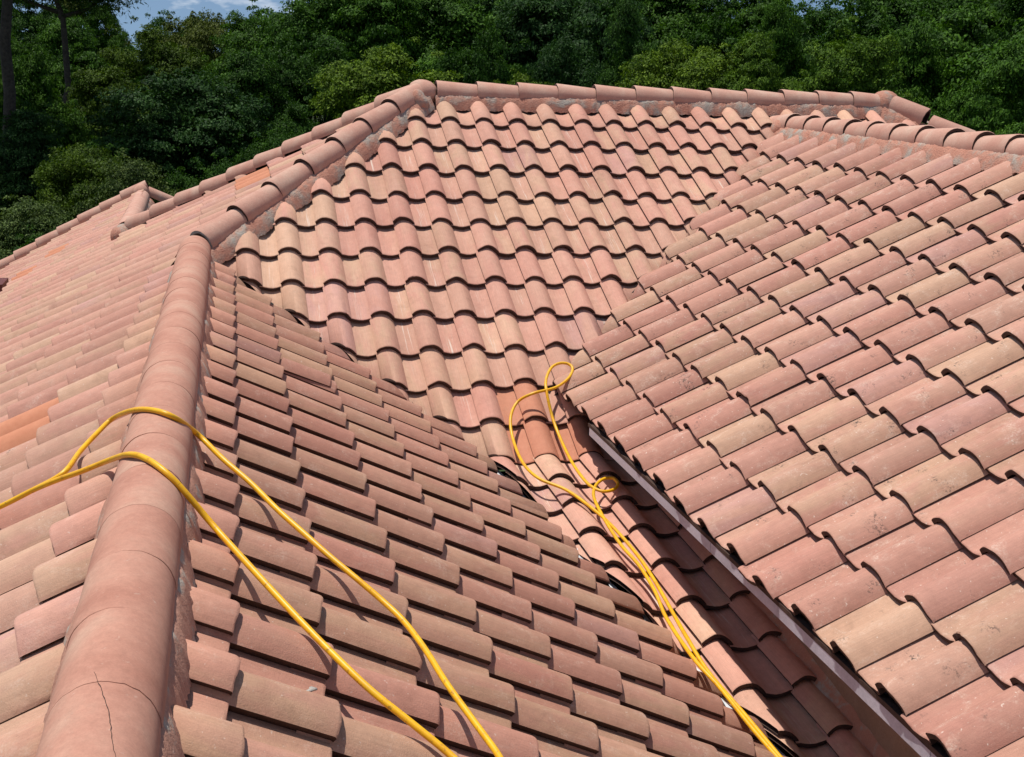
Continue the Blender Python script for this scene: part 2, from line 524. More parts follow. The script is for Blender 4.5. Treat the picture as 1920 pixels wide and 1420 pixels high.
def tile_bm(seed, chip=None, length=TLEN):
    r = random.Random(seed)
    bm = bmesh.new()
    ys = [0.0, 0.010, 0.03, length]
    n = len(PROF)
    rows = []
    ph = r.uniform(0, 6)
    for k, y in enumerate(ys):
        row = []
        for i, (x, z) in enumerate(PROF):
            yy = y
            if k < 2:
                yy += 0.008 * math.sin(ph + i * 0.7) + r.uniform(-0.003, 0.003)
                if chip and chip[0] <= x <= chip[1]: yy += chip[2] * r.uniform(0.6, 1.0)
            zz = z - (0.014, 0.004, 0.0, 0.0)[k]
            row.append(bm.verts.new((x * S, yy * S, zz * S)))
        rows.append(row)
    bot0 = [bm.verts.new((x * S, rows[0][i].co.y + 0.004 * S, z * S)) for i, (x, z) in enumerate(PBOT)]
    bot1 = [bm.verts.new((x * S, length * S, z * S)) for (x, z) in PBOT]
    for a, b in zip(rows[:-1], rows[1:]):
        for i in range(n - 1):
            f = bm.faces.new((a[i], a[i + 1], b[i + 1], b[i]))
            if i == 7: f.material_index = 1  # overhang at the barrel foot gets the painted shade colour
    body = []
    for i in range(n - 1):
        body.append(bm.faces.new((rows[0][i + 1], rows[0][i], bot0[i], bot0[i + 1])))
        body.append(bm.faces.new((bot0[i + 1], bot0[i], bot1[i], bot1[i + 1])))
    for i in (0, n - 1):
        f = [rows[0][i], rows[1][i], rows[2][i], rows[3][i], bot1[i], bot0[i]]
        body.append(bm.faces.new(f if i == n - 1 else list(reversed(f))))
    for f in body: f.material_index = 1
    bmesh.ops.recalc_face_normals(bm, faces=bm.faces)
    sharpen(bm, 45)
    return bm
def tile_mesh(name, mat, seed, chip=None):
    me = bpy.data.meshes.new(name)
    b = tile_bm(seed, chip)
    b.to_mesh(me); b.free()
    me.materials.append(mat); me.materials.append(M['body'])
    for p in me.polygons: p.use_smooth = True
    return me
TILES = {}
for key in ('tile_a', 'tile', 'tile_b', 'tile_c', 'tile_patch', 'tile_patch_d'):
    TILES[key] = [tile_mesh('roof_tile', M[key], 100 + i) for i in range(5)]
    TILES[key].append(tile_mesh('roof_tile', M[key], 120, (0.05, 0.16, 0.035)))
    TILES[key].append(tile_mesh('roof_tile', M[key], 121, (0.40, 0.50, 0.03)))
PICK = [0, 1, 2, 3, 4] * 5 + [5, 6]

def hole_tile():
    bm = tile_bm(131)
    y0, y1 = 0.42 * S, 0.78 * S
    for y in (y0, y1):
        bmesh.ops.bisect_plane(bm, geom=bm.verts[:] + bm.edges[:] + bm.faces[:], plane_co=(0, y, 0), plane_no=(0, 1, 0))
    for x in (-0.30 * S, -0.02 * S):
        bmesh.ops.bisect_plane(bm, geom=bm.verts[:] + bm.edges[:] + bm.faces[:], plane_co=(x, 0.6 * S, 0), plane_no=(1, 0.35, 0))
    kill = []
    for f in bm.faces:
        c = f.calc_center_median()
        q = c.x + 0.35 * (c.y - 0.6 * S)
        if y0 < c.y < y1 and -0.30 * S < q < -0.02 * S: kill.append(f)
    bmesh.ops.delete(bm, geom=kill, context='FACES')
    me = bpy.data.meshes.new('roof_tile')
    bm.to_mesh(me); bm.free()
    me.materials.append(M['tile_b']); me.materials.append(M['body'])
    for p in me.polygons: p.use_smooth = True
    return me
HOLE_MESH = hole_tile()
TILT = math.atan(0.118 / 1.09)
def tile_matrix(s, u, t, jr=1.0):
    """u along s.X, t down the slope, both in roof units"""
    y = -s.d
    a = TILT + random.gauss(0, 0.005) * jr
    roll = random.gauss(0, 0.006) * jr
    yaw = random.gauss(0, 0.0075) * jr
    Y = (y * math.cos(a) - s.n * math.sin(a) + s.X * yaw).normalized()
    X = (s.X + s.n * roll)
    X = (X - Y * X.dot(Y)).normalized()
    Z = X.cross(Y)
    p = W(s.O + s.X * u + s.d * t + s.n * random.gauss(0, 0.003) * jr)
    k = s.w
    return Matrix(((X.x * k, Y.x, Z.x, p.x), (X.y * k, Y.y, Z.y, p.y), (X.z * k, Y.z, Z.z, p.z), (0, 0, 0, 1)))

def clip_bm(bm, mat, planes):
    inv = mat.inverted()
    nT = mat.to_3x3().transposed()
    for p, n in planes:
        co = inv @ W(p)
        no = (nT @ Vector(n)).normalized()
        geom = bm.verts[:] + bm.edges[:] + bm.faces[:]
        r = bmesh.ops.bisect_plane(bm, geom=geom, dist=1e-5, plane_co=co, plane_no=no, clear_outer=True)
        ed = [e for e in r['geom_cut'] if isinstance(e, bmesh.types.BMEdge)]
        if ed:
            try:
                q = bmesh.ops.edgenet_fill(bm, edges=ed, mat_nr=1)
            except Exception:
                pass
        if not bm.verts: return

def tile_state(mat, planes):
    """0 outside, 1 fully inside, 2 crosses a plane"""
    cs = [mat @ Vector((x * S, y * S, z * S)) for x in (-0.44, 0.58) for y in (0, TLEN) for z in (-0.1, 0.16)]
    st = 1
    for p, n in planes:
        q = W(p)
        ds = [(c - q).dot(n) for c in cs]
        if min(ds) > 0: return 0
        if max(ds) > 0: st = 2
    return st

def shown(s, u, t):
    pts = [to_img(s.O + s.X * (u + a) + s.d * (t - b)) for a in (-0.4, 0.6) for b in (0, 1.1)]
    pts = [p for p in pts if p]
    if not pts: return None
    x0, x1 = min(p[0] for p in pts), max(p[0] for p in pts)
    y0, y1 = min(p[1] for p in pts), max(p[1] for p in pts)
    inside = x1 > 0 and x0 < 1920 and y1 > 0 and y0 < 1420
    near = x1 > -320 and x0 < 2240 and y1 > -100 and y0 < 1760
    if not near: return None
    return inside, math.hypot(x1 - x0, y1 - y0)

def deck(s, quad, planes=(), off=0.40):
    bm = bmesh.new()
    slab(bm, [W(Vector(q) - s.n * off) for q in quad], s.n, 0.10 * S)
    o = obj_bm('roof_slope', bm, M['deck'], house, smooth=False)
    o['label'] = s.label
    return o
def on(s, x, y): return Vector((x, y, zpl(s, x, y)))

A.obj = deck(A, [on(A, J.x, J.y), on(A, APEX.x, YR), on(A, 20.0, YR), on(A, 24.5, 29.1), on(A, 9.9, 22.182), on(A, 5.1, 22.182)])
A2.obj = deck(A2, [on(A2, 4.9, 22.182), on(A2, 8.6, 22.182), on(A2, 8.6, 9.5), on(A2, 7.6, 9.5)])
B.obj = deck(B, [on(B, XB, 32.5), on(B, XB, 6.0), on(B, 7.25, 6.0), on(B, 7.25, 24.0)])
Cs.obj = deck(Cs, [on(Cs, J.x, 27.7), on(Cs, 5.1, 22.3), on(Cs, 8.3, 8.6), on(Cs, 9.5, 4.0), on(Cs, -0.78, 4.0)])
D.obj = deck(D, [on(D, -0.78, 4.0), on(D, J.x, J.y), on(D, APEX.x - 0.05, YR), on(D, HIPB.x - .3, HIPB.y), on(D, -3.0, RAKEY - 0.1), on(D, -13.0, RAKEY - 0.1), on(D, -13.0, 4.0)])

# far sides of the roof, seen by nobody from here but closing the house
def back_plane(quad):
    bm = bmesh.new()
    q = [W(v) for v in quad]
    n = (q[1] - q[0]).cross(q[2] - q[0]).normalized()
    if n.z < 0: n = -n
    slab(bm, q, n, 0.03)
    o = obj_bm('roof_slope', bm, M['tile_far'], house, smooth=False)
    o['label'] = 'plain far side of the roof turned away from the camera'
z_e = -8.0
back_plane([(APEX.x, YR + .02, APEX.z - .2), (EAPEX.x, YR + .02, APEX.z - .2), (26, 46.0, z_e), (-2.3, 42.2, -5.4)])
back_plane([(EAPEX.x + .05, YR, APEX.z - .2), (31, 22.0, z_e), (31, 46.0, z_e)])
back_plane([(XB + .05, 32.4, -1.6), (26, 23.0, -7.2), (26, 5.0, -7.2), (XB + .05, 5.0, -1.6)])

# ---- lay the tiles
def region_planes_A(x, y, t):
    pl = []
    if y > 22: pl.append(vplane(APEX, J, (9, 28), -0.10))
    pl.append(((0, YR - 0.05, 0), Vector((0, 1, 0))))
    if x > XB and t < 3.5:
        pl.append(vplane((XB, 32.75), (XB + 10, 23.1), (XB + 6, 32), 0.0))
        pl.append(vplane(EAPEX, (EAPEX.x + 10, YR - 10), (10, 20), -0.1))
    elif y > 24.3:
        pl.append(vplane(VAB0, VAB1, (5, 30), 0.22))
    else:
        pl.append(((WALLX, 0, 0), Vector((1, 0, 0))))
    if y > 22.18 - 0.4: pl.append(vplane(VAC0, VAC1, (9, 30), -0.04))
    return pl
def region_planes_A2(x, y, t):
    return [vplane(VAC1, VAC2, (9, 18), -0.09), ((WALLX, 0, 0), Vector((1, 0, 0)))]
def region_planes_B(x, y, t):
    return [vplane(VAB0, VAB1, (14, 20), 0.02), ((XB - 0.1, 0, 0), Vector((1, 0, 0)))]
def region_planes_C(x, y, t):
    pl = [vplane((-0.784, 5), (-0.257, 28), (5, 12), -0.12)]
    if y > 21.6: pl.append(vplane(VAC0, VAC1, (0, 15), -0.02))
    if y < 22.8: pl.append(vplane(VAC1, VAC2, (0, 12), -0.03))
    return pl
def region_planes_D(x, y, t):
    pl = []
    if y < 27.6: pl.append(vplane((-0.784, 5), (-0.257, 28), (-5, 12), -0.12))
    elif y < YR: pl.append(vplane(APEX, J, (-5, 33), -0.12))
    elif y < 42.0: pl.append(vplane(APEX, HIPB, (-5, 33), -0.12))
    else: pl.append(vplane(HIPB, (-2.7, RAKEY), (-9, 50), -0.12))
    pl.append(((0, RAKEY, 0), Vector((0, 1, 0))))
    return pl

PATCHED = {('A', 1, 11), ('A', 1, 12), ('A', 2, 12),
           ('D', 25, -2), ('D', 24, -2), ('D', 26, -2), ('D', 40, 6), ('D', 39, 6), ('D', 38, 7), ('D', 37, 7), ('D', 9, 2), ('D', 8, 2)}
HOLED = {('B', -4, 8), ('D', 7, 2)}
OMIT = {('A2', 0, 14), ('A2', 1, 17)}
cand = []
def gather(s, cols, rows, t_of, uoff, planes, col_u):
    for r in rows:
        for c in cols:
            u = col_u(c) + uoff
            t = t_of[r]
            q = s.O + s.X * (u + 0.1) + s.d * (t - 0.5)
            if (s.name, c, r) in OMIT: continue
            sh = shown(s, u, t)
            if sh is None: continue
            cand.append((s, c, r, u, t, planes(q.x, q.y, t), sh[0], sh[1]))
gather(A, range(-8, 21), range(1, 13), TA, 0.0, region_planes_A, lambda c: c * A.w)
gather(A2, range(-2, 5), range(0, 10), [t - 12.97528 for t in TA2], 0.0, region_planes_A2, lambda c: c * A2.w)
gather(B, range(-16, 13), range(0, 9), TB, 0.0, region_planes_B, lambda c: c * B.w)
gather(Cs, range(-19, 5), range(0, 11), TC, 0.0, region_planes_C, lambda c: -c * Cs.w)
gather(D, range(-4, 51), range(-6, 13), {r: (TD[r] if r >= 0 else r * 1.085) for r in range(-6, 13)}, -0.58 * D.w, region_planes_D, lambda c: -c * D.w)

stuff_bms = {}
base_v = None
limit = {}
for s in (A, A2, B, Cs, D):
    mine = sorted([k for k in cand if k[0] is s and k[6]], key=lambda k: -k[7])
    limit[s.name] = set((k[1], k[2]) for k in mine[:290] if k[7] > 9)
n_ind = 0
for s, c, r, u, t, planes, inside, size in cand:
    mat = tile_matrix(s, u + random.gauss(0, 0.007), t + random.gauss(0, 0.014) + (random.uniform(0.02, 0.07) if random.random() < 0.035 else 0))
    st = tile_state(mat, planes)
    if st == 0: continue
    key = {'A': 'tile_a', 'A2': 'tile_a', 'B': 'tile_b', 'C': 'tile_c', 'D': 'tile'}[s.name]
    if (s.name, c, r) in PATCHED: key = 'tile_patch' if s.name == 'A' else 'tile_patch_d'
    pick = random.choice(PICK)
    cutter = list(planes) if st == 2 else []
    if (c, r) in limit[s.name] or (s.name, c, r) in PATCHED:
        if (s.name, c, r) in HOLED:
            o = bpy.data.objects.new('roof_tile', HOLE_MESH)
            o['label'] = 'broken tile with a black hole knocked through its pan'
        elif not cutter:
            o = bpy.data.objects.new('roof_tile', TILES[key][pick])
        else:
            bm = tile_bm(100 + pick)
            clip_bm(bm, mat, cutter)
            if len(bm.faces) < 3:
                bm.free(); continue
            me = bpy.data.meshes.new('roof_tile')
            bm.to_mesh(me); bm.free()
            me.materials.append(M[key]); me.materials.append(M['body'])
            for p in me.polygons: p.use_smooth = True
            o = bpy.data.objects.new('roof_tile', me)
        C.objects.link(o)
        o.parent = s.obj
        o.matrix_parent_inverse = Matrix.Identity(4)
        o.matrix_basis = mat
        n_ind += 1
    else:
        acc = stuff_bms.setdefault(s.name, (s, bmesh.new()))[1]
        bm = tile_bm(100 + pick)
        if cutter: clip_bm(bm, mat, cutter)
        bmesh.ops.transform(bm, matrix=mat, verts=bm.verts)
        tmp = bpy.data.meshes.new('tmp')
        bm.to_mesh(tmp); bm.free()
        acc.from_mesh(tmp)
        bpy.data.meshes.remove(tmp)
for nm, (s, bm) in stuff_bms.items():
    o = obj_bm('roof_tiles', bm, [M['tile_far'], M['body']], s.obj)
    o['kind'] = 'stuff'
print('individual tiles', n_ind)

# ---- cap tiles on hips and ridges, bedded in mortar
CR = 0.355
def cap_mesh(seed, mat, edge=None, r0=CR, r1=CR * 0.90, th=0.062, length=1.30, a0=-14, n=14, bev=0.014):
    rr = random.Random(seed)
    bm = bmesh.new()
    ys = [0.0, 0.025, length]
    rings_o, rings_i = [], []
    for k, y in enumerate(ys):
        f = y / length
        r = r0 + (r1 - r0) * f - (bev if k == 0 else 0)
        ro, ri = [], []
        for i in range(n + 1):
            a = math.radians(a0 + (180 - 2 * a0) * i / n)
            yy = y + (rr.uniform(-0.008, 0.008) if k < 2 else 0)
            ro.append(bm.verts.new((r * math.cos(a) * S, yy * S, r * math.sin(a) * S)))
            ri.append(bm.verts.new(((r - th) * math.cos(a) * S, (yy + .004) * S, (r - th) * math.sin(a) * S)))
        rings_o.append(ro); rings_i.append(ri)
    for a, b in zip(rings_o[:-1], rings_o[1:]):
        for i in range(n): bm.faces.new((a[i], a[i + 1], b[i + 1], b[i]))
    body = []
    a, b = rings_i[0], rings_i[-1]
    for i in range(n):
        body.append(bm.faces.new((a[i + 1], a[i], b[i], b[i + 1])))
        body.append(bm.faces.new((rings_o[0][i + 1], rings_o[0][i], a[i], a[i + 1])))
        body.append(bm.faces.new((rings_o[-1][i], rings_o[-1][i + 1], b[i + 1], b[i])))
    for f in body: f.material_index = 1
    bmesh.ops.recalc_face_normals(bm, faces=bm.faces)
    sharpen(bm, 45)
    me = bpy.data.meshes.new('ridge_cap')
    bm.to_mesh(me); bm.free()
    me.materials.append(mat); me.materials.append(edge or M['body'])
    for p in me.polygons: p.use_smooth = True
    return me
CAPS = [cap_mesh(i, M['cap']) for i in range(4)]
CAPS_GREY = [cap_mesh(60, M['cap'], M['lump'])]
CAPS_NEAR = [cap_mesh(20 + i, M['cap_near'], M['cap_near'], r0=CR + 0.004, r1=CR - 0.003, th=0.02, n=26, length=1.12, bev=0.004) for i in range(4)]
CAPS_FAR = [cap_mesh(40 + i, M['cap'], M['cap'], r0=CR + 0.001, r1=CR, th=0.02, n=18, length=2.3, bev=0.002) for i in range(2)]

def mortar_strip(bm, p0, p1, side, zfun, inner=0.30, outer=0.52, top=0.02, drop=-0.17, amp=0.035, seed=0, step=0.035, along=None):
    """a bed of mortar on one side of a cap line: from under the cap down on to the tiles"""
    rr = random.Random(seed)
    ax = (p1 - p0); ln = ax.length; ax.normalize()
    n = max(2, int(ln / step))
    prev = None
    k = 7
    ph = [rr.uniform(0, 6) for _ in range(4)]
    for i in range(n + 1):
        q = p0 + ax * (ln * i / n)
        x = ln * i / n
        wob = 0.5 * math.sin(x * 2.3 + ph[0]) + 0.3 * math.sin(x * 5.1 + ph[1]) + 0.2 * math.sin(x * 11 + ph[2]) + rr.uniform(-.3, .3)
        row = []
        for j in range(k + 1):
            f = j / k
            off = inner + (outer - inner) * f + amp * wob * f
            pt = q + side * off
            zt = zfun(pt.x, pt.y)
            zc = q.z + top
            z = zc * (1 - f) ** 0.8 + (zt + drop) * (1 - (1 - f) ** 0.8)
            z += rr.uniform(-.012, .012) + 0.030 * math.sin(3.14 * f) * (1 + wob) + 0.016 * math.sin(x * 17 + f * 9 + ph[3]) * math.sin(x * 7.3 - f * 5)
            row.append(bm.verts.new(W((pt.x, pt.y, z))))
        if prev:
            for j in range(k): bm.faces.new((prev[j], prev[j + 1], row[j + 1], row[j]))
        prev = row

def cap_line(label, p0, p1, spacing, zl, zr, meshes=None, bed='mortar', lower_first=True, outer=0.52, top=0.02, start=0.0, amp=0.035, drop=-0.17, r_scale=1.0, flush=False, fit_end=False, grey_first=False):
    """caps from p0 (exposed ends point to p0) up to p1; p = axis of the caps"""
    meshes = meshes or CAPS
    p0, p1 = Vector(p0), Vector(p1)
    ax = (p1 - p0); ln = ax.length; ax.normalize()
    flat = Vector((ax.x, ax.y, 0)).normalized()
    right = Vector((flat.y, -flat.x, 0))
    bm = bmesh.new()
    for sgn, zf in ((1, zr), (-1, zl)):
        if zf: mortar_strip(bm, p0, p1, right * sgn, zf, seed=int(ln * 100) + sgn, outer=outer, top=top, amp=amp, drop=drop)
    bmesh.ops.recalc_face_normals(bm, faces=bm.faces)
    bed_o = obj_bm('mortar_bed', bm, M[bed], house)
    bed_o['label'] = label
    up = right.cross(ax)
    m3 = Matrix((right, ax, up)).transposed()
    t = start
    if fit_end: t = (ln - 1.28) % spacing - (spacing if (ln - 1.28) % spacing > 0.5 * spacing else 0)
    i = 0
    while t < ln - (1.0 if fit_end else 0.25):
        o = bpy.data.objects.new('ridge_cap', CAPS_GREY[0] if (i == 0 and grey_first) else meshes[i % len(meshes)])
        C.objects.link(o)
        o.parent = bed_o
        o.matrix_parent_inverse = Matrix.Identity(4)
        a = 0.0 if flush else 0.055 + random.gauss(0, 0.008)
        yw = random.gauss(0, 0.012) * (0.3 if flush else 1)
        rot = m3.to_4x4() @ Matrix.Rotation(-a, 4, 'X') @ Matrix.Rotation(yw, 4, 'Z')
        pos = p0 + ax * (t + random.gauss(0, 0.02)) + up * ((0.0 if flush else 0.05) + random.gauss(0, 0.006) * (0.2 if flush else 1))
        o.matrix_basis = Matrix.Translation(W(pos)) @ rot @ Matrix.Diagonal((r_scale, 1, r_scale, 1))
        t += spacing
        i += 1
    return bed_o

def blob(name, p, r, mat, parent, seed=0, sq=(1, 1, 1), sub=3, amp=0.14):
    bm = bmesh.new()
    bmesh.ops.create_icosphere(bm, subdivisions=sub, radius=1)
    rr = random.Random(seed)
    k = [Vector((rr.uniform(-3, 3), rr.uniform(-3, 3), rr.uniform(-3, 3))) for _ in range(6)]
    for v in bm.verts:
        f = 1 + amp * sum(math.sin(v.co.dot(q) + i) for i, q in enumerate(k)) / 3
        v.co = W(Vector(p) + Vector((v.co.x * sq[0], v.co.y * sq[1], v.co.z * sq[2])) * (r * f))
    return obj_bm(name, bm, mat, parent)

fA = lambda x, y: zpl(A, x, y)
fB = lambda x, y: zpl(B, x, y)
fC = lambda x, y: zpl(Cs, x, y)
fD = lambda x, y: zpl(D, x, y)
# back ridge: exposed ends to the left
ZR = -0.77
cap_line('back ridge of capped mortar along the top of the steep slope', (APEX.x + 0.35, YR, ZR), (EAPEX.x - .1, YR, ZR + 0.02), 1.15, None, fA, start=0.05, lower_first=True, outer=0.52, drop=-0.12)
# left hip of the steep slope
cap_line('left hip of capped mortar between the steep slope and the left slope', J + Vector((-0.12, -0.12, -0.06)), APEX + Vector((-0.1, -0.1, -0.02)), 1.10 * 1.135, fD, fA, fit_end=True, outer=0.60, drop=-0.10, amp=0.06, grey_first=True)
# far left hip
cap_line('far left hip of caps on the skyline', Vector((HIPB.x, HIPB.y, zpl(D, HIPB.x, HIPB.y) + 0.05)), APEX + Vector((-0.1, 0.1, -0.02)), 1.25, fD, None, outer=0.62, fit_end=True)
# east hip
EH = Vector((EAPEX.x + 5.5, YR - 5.5, EAPEX.z - 5.5 * math.tan(0.5304)))
cap_line('short hip of caps falling away from the right end of the back ridge', EH, EAPEX + Vector((0.1, -0.1, 0.0)), 1.45, fA, fA, fit_end=True, r_scale=1.12, outer=0.62)
# east wing ridge, exposed ends towards the camera
cap_line('right-hand wing ridge of caps with red mortar below', (XB, 5.0, -1.38), (XB, 32.3, -1.38), 1.10, fB, None, outer=0.54, start=0.3, drop=-0.12)
# near ridge
cap_line('big smooth near ridge under the yellow hose', (-0.784 + 0.0, 5.0, -4.12), (-0.28, 27.0, -4.12), 1.06, fD, fC, meshes=CAPS_NEAR, bed='mortar_grey', start=0.05, outer=0.48, top=0.04, amp=0.045, drop=-0.06, flush=True)
blob('mortar_end', (-0.28, 27.05, -4.12), 0.355, M['cap_near'], house, 3, (0.95, 0.6, 0.95), amp=0.05)
# far wing ridge and rake
zn = zpl(D, HIPB.x, HIPB.y)
cap_line('short far ridge hump crossing the left slope', (-2.62, HIPB.y + 0.2, zn - 0.12), (-2.92, RAKEY - .3, -6.38), 2.28, fD, lambda x, y: -6.6, outer=0.6, meshes=CAPS_FAR, flush=True)
R0 = Vector((-12.5, RAKEY, 0)); R0.z = zpl(D, R0.x, R0.y) + 0.10
R1 = Vector((-2.95, RAKEY, 0)); R1.z = zpl(D, R1.x, R1.y) + 0.10
cap_line('scalloped far rake of caps against the trees', R0, R1, 1.12, None, fD, outer=0.5)
R2 = Vector((-0.6, RAKEY, R1.z - 1.25))
cap_line('stub of rake caps on the far side of the hump', R2, R1 + Vector((0.2, 0, -.1)), 1.12, None, None)
# mortar balls where the cap lines meet
blob('mortar_ball', (APEX.x + .05, YR, ZR + 0.02), 0.40, M['cap'], house, 5, (1.1, 1, 1), amp=0.07)
blob('mortar_ball', (EAPEX.x + .05, YR - .05, ZR + 0.04), 0.44, M['mortar'], house, 6, (1, 1, 1), amp=0.07)
blob('mortar_ball', (XB - 0.15, 32.25, -1.50), 0.40, M['mortar'], house, 8, (0.9, 1.1, 0.9), amp=0.12)
blob('mortar_ball', (-2.93, RAKEY - .2, R1.z - .08), 0.37, M['cap'], house, 9, (1, 1, 1), amp=0.05)
blob('mortar_ball', (-2.74, HIPB.y + .1, zn - 0.20), 0.46, M['mortar'], house, 10, (0.85, 1.7, 0.8), amp=0.12)
blob('mortar_ball', (J.x + .35, J.y + .25, J.z - .16), 0.36, M['mortar'], house, 12, (0.9, 0.9, 0.8), amp=0.2)

blob('mortar_ball', (APEX.x - .15, APEX.y - .45, APEX.z - .22), 0.34, M['mortar'], house, 15, (1, 1, 0.9), amp=0.16)
# broken, repaired barrels under the hose loop: ragged joints in the clay-coloured patch
def prof_z(x):
    for (a, b), (c, e) in zip(PROF[8:-1], PROF[9:]):
        if a <= x <= c: return b + (e - b) * (x - a) / (c - a)
    return 0.0
bm = bmesh.new()
for col, tb, t0 in ((1, TA[11], 10.72), (1, TA[11], 10.40), (1, TA[12], 11.52), (1, TA[12], 11.82), (2, TA[12], 11.60), (2, TA[12], 11.95)):
    pts = []
    for i in range(19):
        x = 0.0 + 0.56 * i / 18
        t = t0 + 0.035 * math.sin(i * .8 + t0 * 7) + random.uniform(-.012, .012)
        z = prof_z(x) - (tb - t) * math.tan(TILT) - 0.002
        pts.append(W(A.O + A.X * (col * A.w + x * A.w) + A.d * t + A.n * z))
    tube(bm, pts, [0.0016 + random.uniform(0, .0016) for _ in pts], 5)
obj_bm('crack', bm, M['deck'], house)

# ---- eave of the right wing: fascia, soffit, wall below
def box_between(name, pts8, mat, label=None):
    bm = bmesh.new()
    v = [bm.verts.new(W(p)) for p in pts8]
    for f in ((0, 1, 2, 3), (7, 6, 5, 4), (0, 4, 5, 1), (1, 5, 6, 2), (2, 6, 7, 3), (3, 7, 4, 0)): bm.faces.new([v[i] for i in f])
    bmesh.ops.recalc_face_normals(bm, faces=bm.faces)
    o = obj_bm(name, bm, mat, house, smooth=False)
    if label: o['label'] = label
    return o
def block(name, x0, x1, y0, y1, z0, z1, mat, label=None):
    return box_between(name, [(x0, y0, z0), (x1, y0, z0), (x1, y1, z0), (x0, y1, z0), (x0, y0, z1), (x1, y0, z1), (x1, y1, z1), (x0, y1, z1)], mat, label)
EZ = -6.60
FX = 7.035
for y0_, y1_ in ((5.0, 9.6), (9.612, 15.3), (15.312, 21.2)):
    block('fascia_board', FX + random.uniform(0, .006), FX + 0.06, y0_, y1_, -6.815, -6.665, M['fascia'], 'pale lilac-grey fascia board under the overhanging eave')
block('eave_closure', FX + 0.002, FX + 0.10, 5.0, 21.3, -6.664, -6.60, M['felt_edge'])
block('soffit', FX + 0.125, WALLX - 0.002, 5.0, 21.2, -6.81, -6.76, M['fascia'])
block('wall', WALLX, WALLX + 0.6, 5.0, 24.5, -(H / S) + 0.0, -6.815, M['wall'], 'shaded stucco wall between the lower roof and the eave')
block('wall', 0.6, 7.4, 8.3, 9.0, -(H / S), -10.2, M['wall'])
block('wall', -11.5, -11.0, 6.0, RAKEY - 2, -(H / S), -11.5, M['wall'])
# a lead-coloured upstand where the lower roof meets the wall
bm = bmesh.new()
prev = None
for i in range(61):
    y = 9.6 + 13.4 * i / 60
    z = zpl(A2, 8.4, y) if y < 22.18 else zpl(A, 8.4, y)
    r = [bm.verts.new(W((WALLX - 0.22 + random.uniform(-.03, .03), y, z - 0.04))), bm.verts.new(W((WALLX - 0.08, y, z + 0.07 + random.uniform(-.02, .02)))), bm.verts.new(W((WALLX - 0.004, y, z + 0.26 + random.uniform(-.03, .03))))]
    if prev:
        for j in range(2): bm.faces.new((prev[j], prev[j + 1], r[j + 1], r[j]))
    prev = r
bmesh.ops.recalc_face_normals(bm, faces=bm.faces)
obj_bm('wall_flashing', bm, M['mortar_grey'], house)

# valley metal, glimpsed where tiles are missing
def ribbon(name, pts, half, mat, lift=-0.13):
    bm = bmesh.new()
    prev = None
    for i, p in enumerate(pts):
        a = pts[max(i - 1, 0)]; b = pts[min(i + 1, len(pts) - 1)]
        t = (b - a).normalized()
        sd = t.cross(Vector((0, 0, 1))).normalized()
        r = [bm.verts.new(W(p + sd * half + Vector((0, 0, lift + half * .5)))), bm.verts.new(W(p + Vector((0, 0, lift)))), bm.verts.new(W(p - sd * half + Vector((0, 0, lift + half * .3))))]
        if prev:
            for j in range(2): bm.faces.new((prev[j], prev[j + 1], r[j + 1], r[j]))
        prev = r
    bmesh.ops.recalc_face_normals(bm, faces=bm.faces)
    return obj_bm(name, bm, mat, house)
def vpt(p, q, f):
    v = p.lerp(q, f)
    return Vector((v.x, v.y, 0))
vp1 = [Vector((v.x, v.y, zpl(A, v.x, v.y))) for v in (VAC0.lerp(VAC1, i / 12) for i in range(13))]
vp2 = [Vector((v.x, v.y, zpl(A2, v.x, v.y))) for v in (VAC1.lerp(VAC2, i / 12) for i in range(13))]
ribbon('valley_flashing', vp1[1:], 0.22, M['deck'], -0.16)
ribbon('valley_flashing', vp2, 0.16, M['metal'], -0.21)
vb = [Vector((v.x, v.y, zpl(A, v.x, v.y))) for v in (VAB0.lerp(VAB1, i / 12) for i in range(13))]
ribbon('valley_flashing', vb, 0.16, M['deck'], -0.22)

# roof vent at the far left
VX, VY = -7.45, 47.9
block('roof_vent', VX - 1.2, VX, VY - 0.5, VY + 1.0, zpl(D, VX, VY) - 0.6, zpl(D, VX, VY) + 0.26, M['vent'], 'dark red-brown vent box at the left edge of the left slope')

# ------------------------------------------------------------------ hoses
HOSE1 = [(1.85,8.32,-5.41),(1.78,8.42,-5.37),(1.67,8.53,-5.30),(1.44,8.74,-5.16),(1.17,9.00,-5.00),(0.86,9.43,-4.81),(0.58,9.89,-4.64),(0.28,10.43,-4.46),(-0.03,10.98,-4.26),(-0.29,11.13,-3.95),(-0.46,11.23,-3.78),(-0.64,11.50,-3.73),(-0.82,11.81,-3.78),(-1.12,12.93,-4.20),(-1.42,13.12,-4.37),(-1.67,13.31,-4.51),(-1.98,13.54,-4.70),(-2.35,13.64,-4.91),(-2.62,13.87,-5.07)]
HOSE2 = [(2.27,8.59,-5.65),(2.24,8.85,-5.63),(2.14,9.24,-5.57),(2.00,9.78,-5.48),(1.90,10.33,-5.41),(1.77,10.81,-5.33),(1.60,11.11,-5.23),(1.37,11.36,-5.08),(1.13,11.65,-4.94),(0.88,11.99,-4.79),(0.63,12.34,-4.64),(0.37,12.79,-4.48),(0.10,13.14,-4.32),(-0.18,13.57,-4.14),(-0.40,13.06,-3.79),(-0.62,13.19,-3.73),(-0.87,13.69,-3.86),(-1.18,14.75,-4.25),(-1.36,14.43,-4.35),(-1.51,14.02,-4.43),(-1.64,13.49,-4.50)]
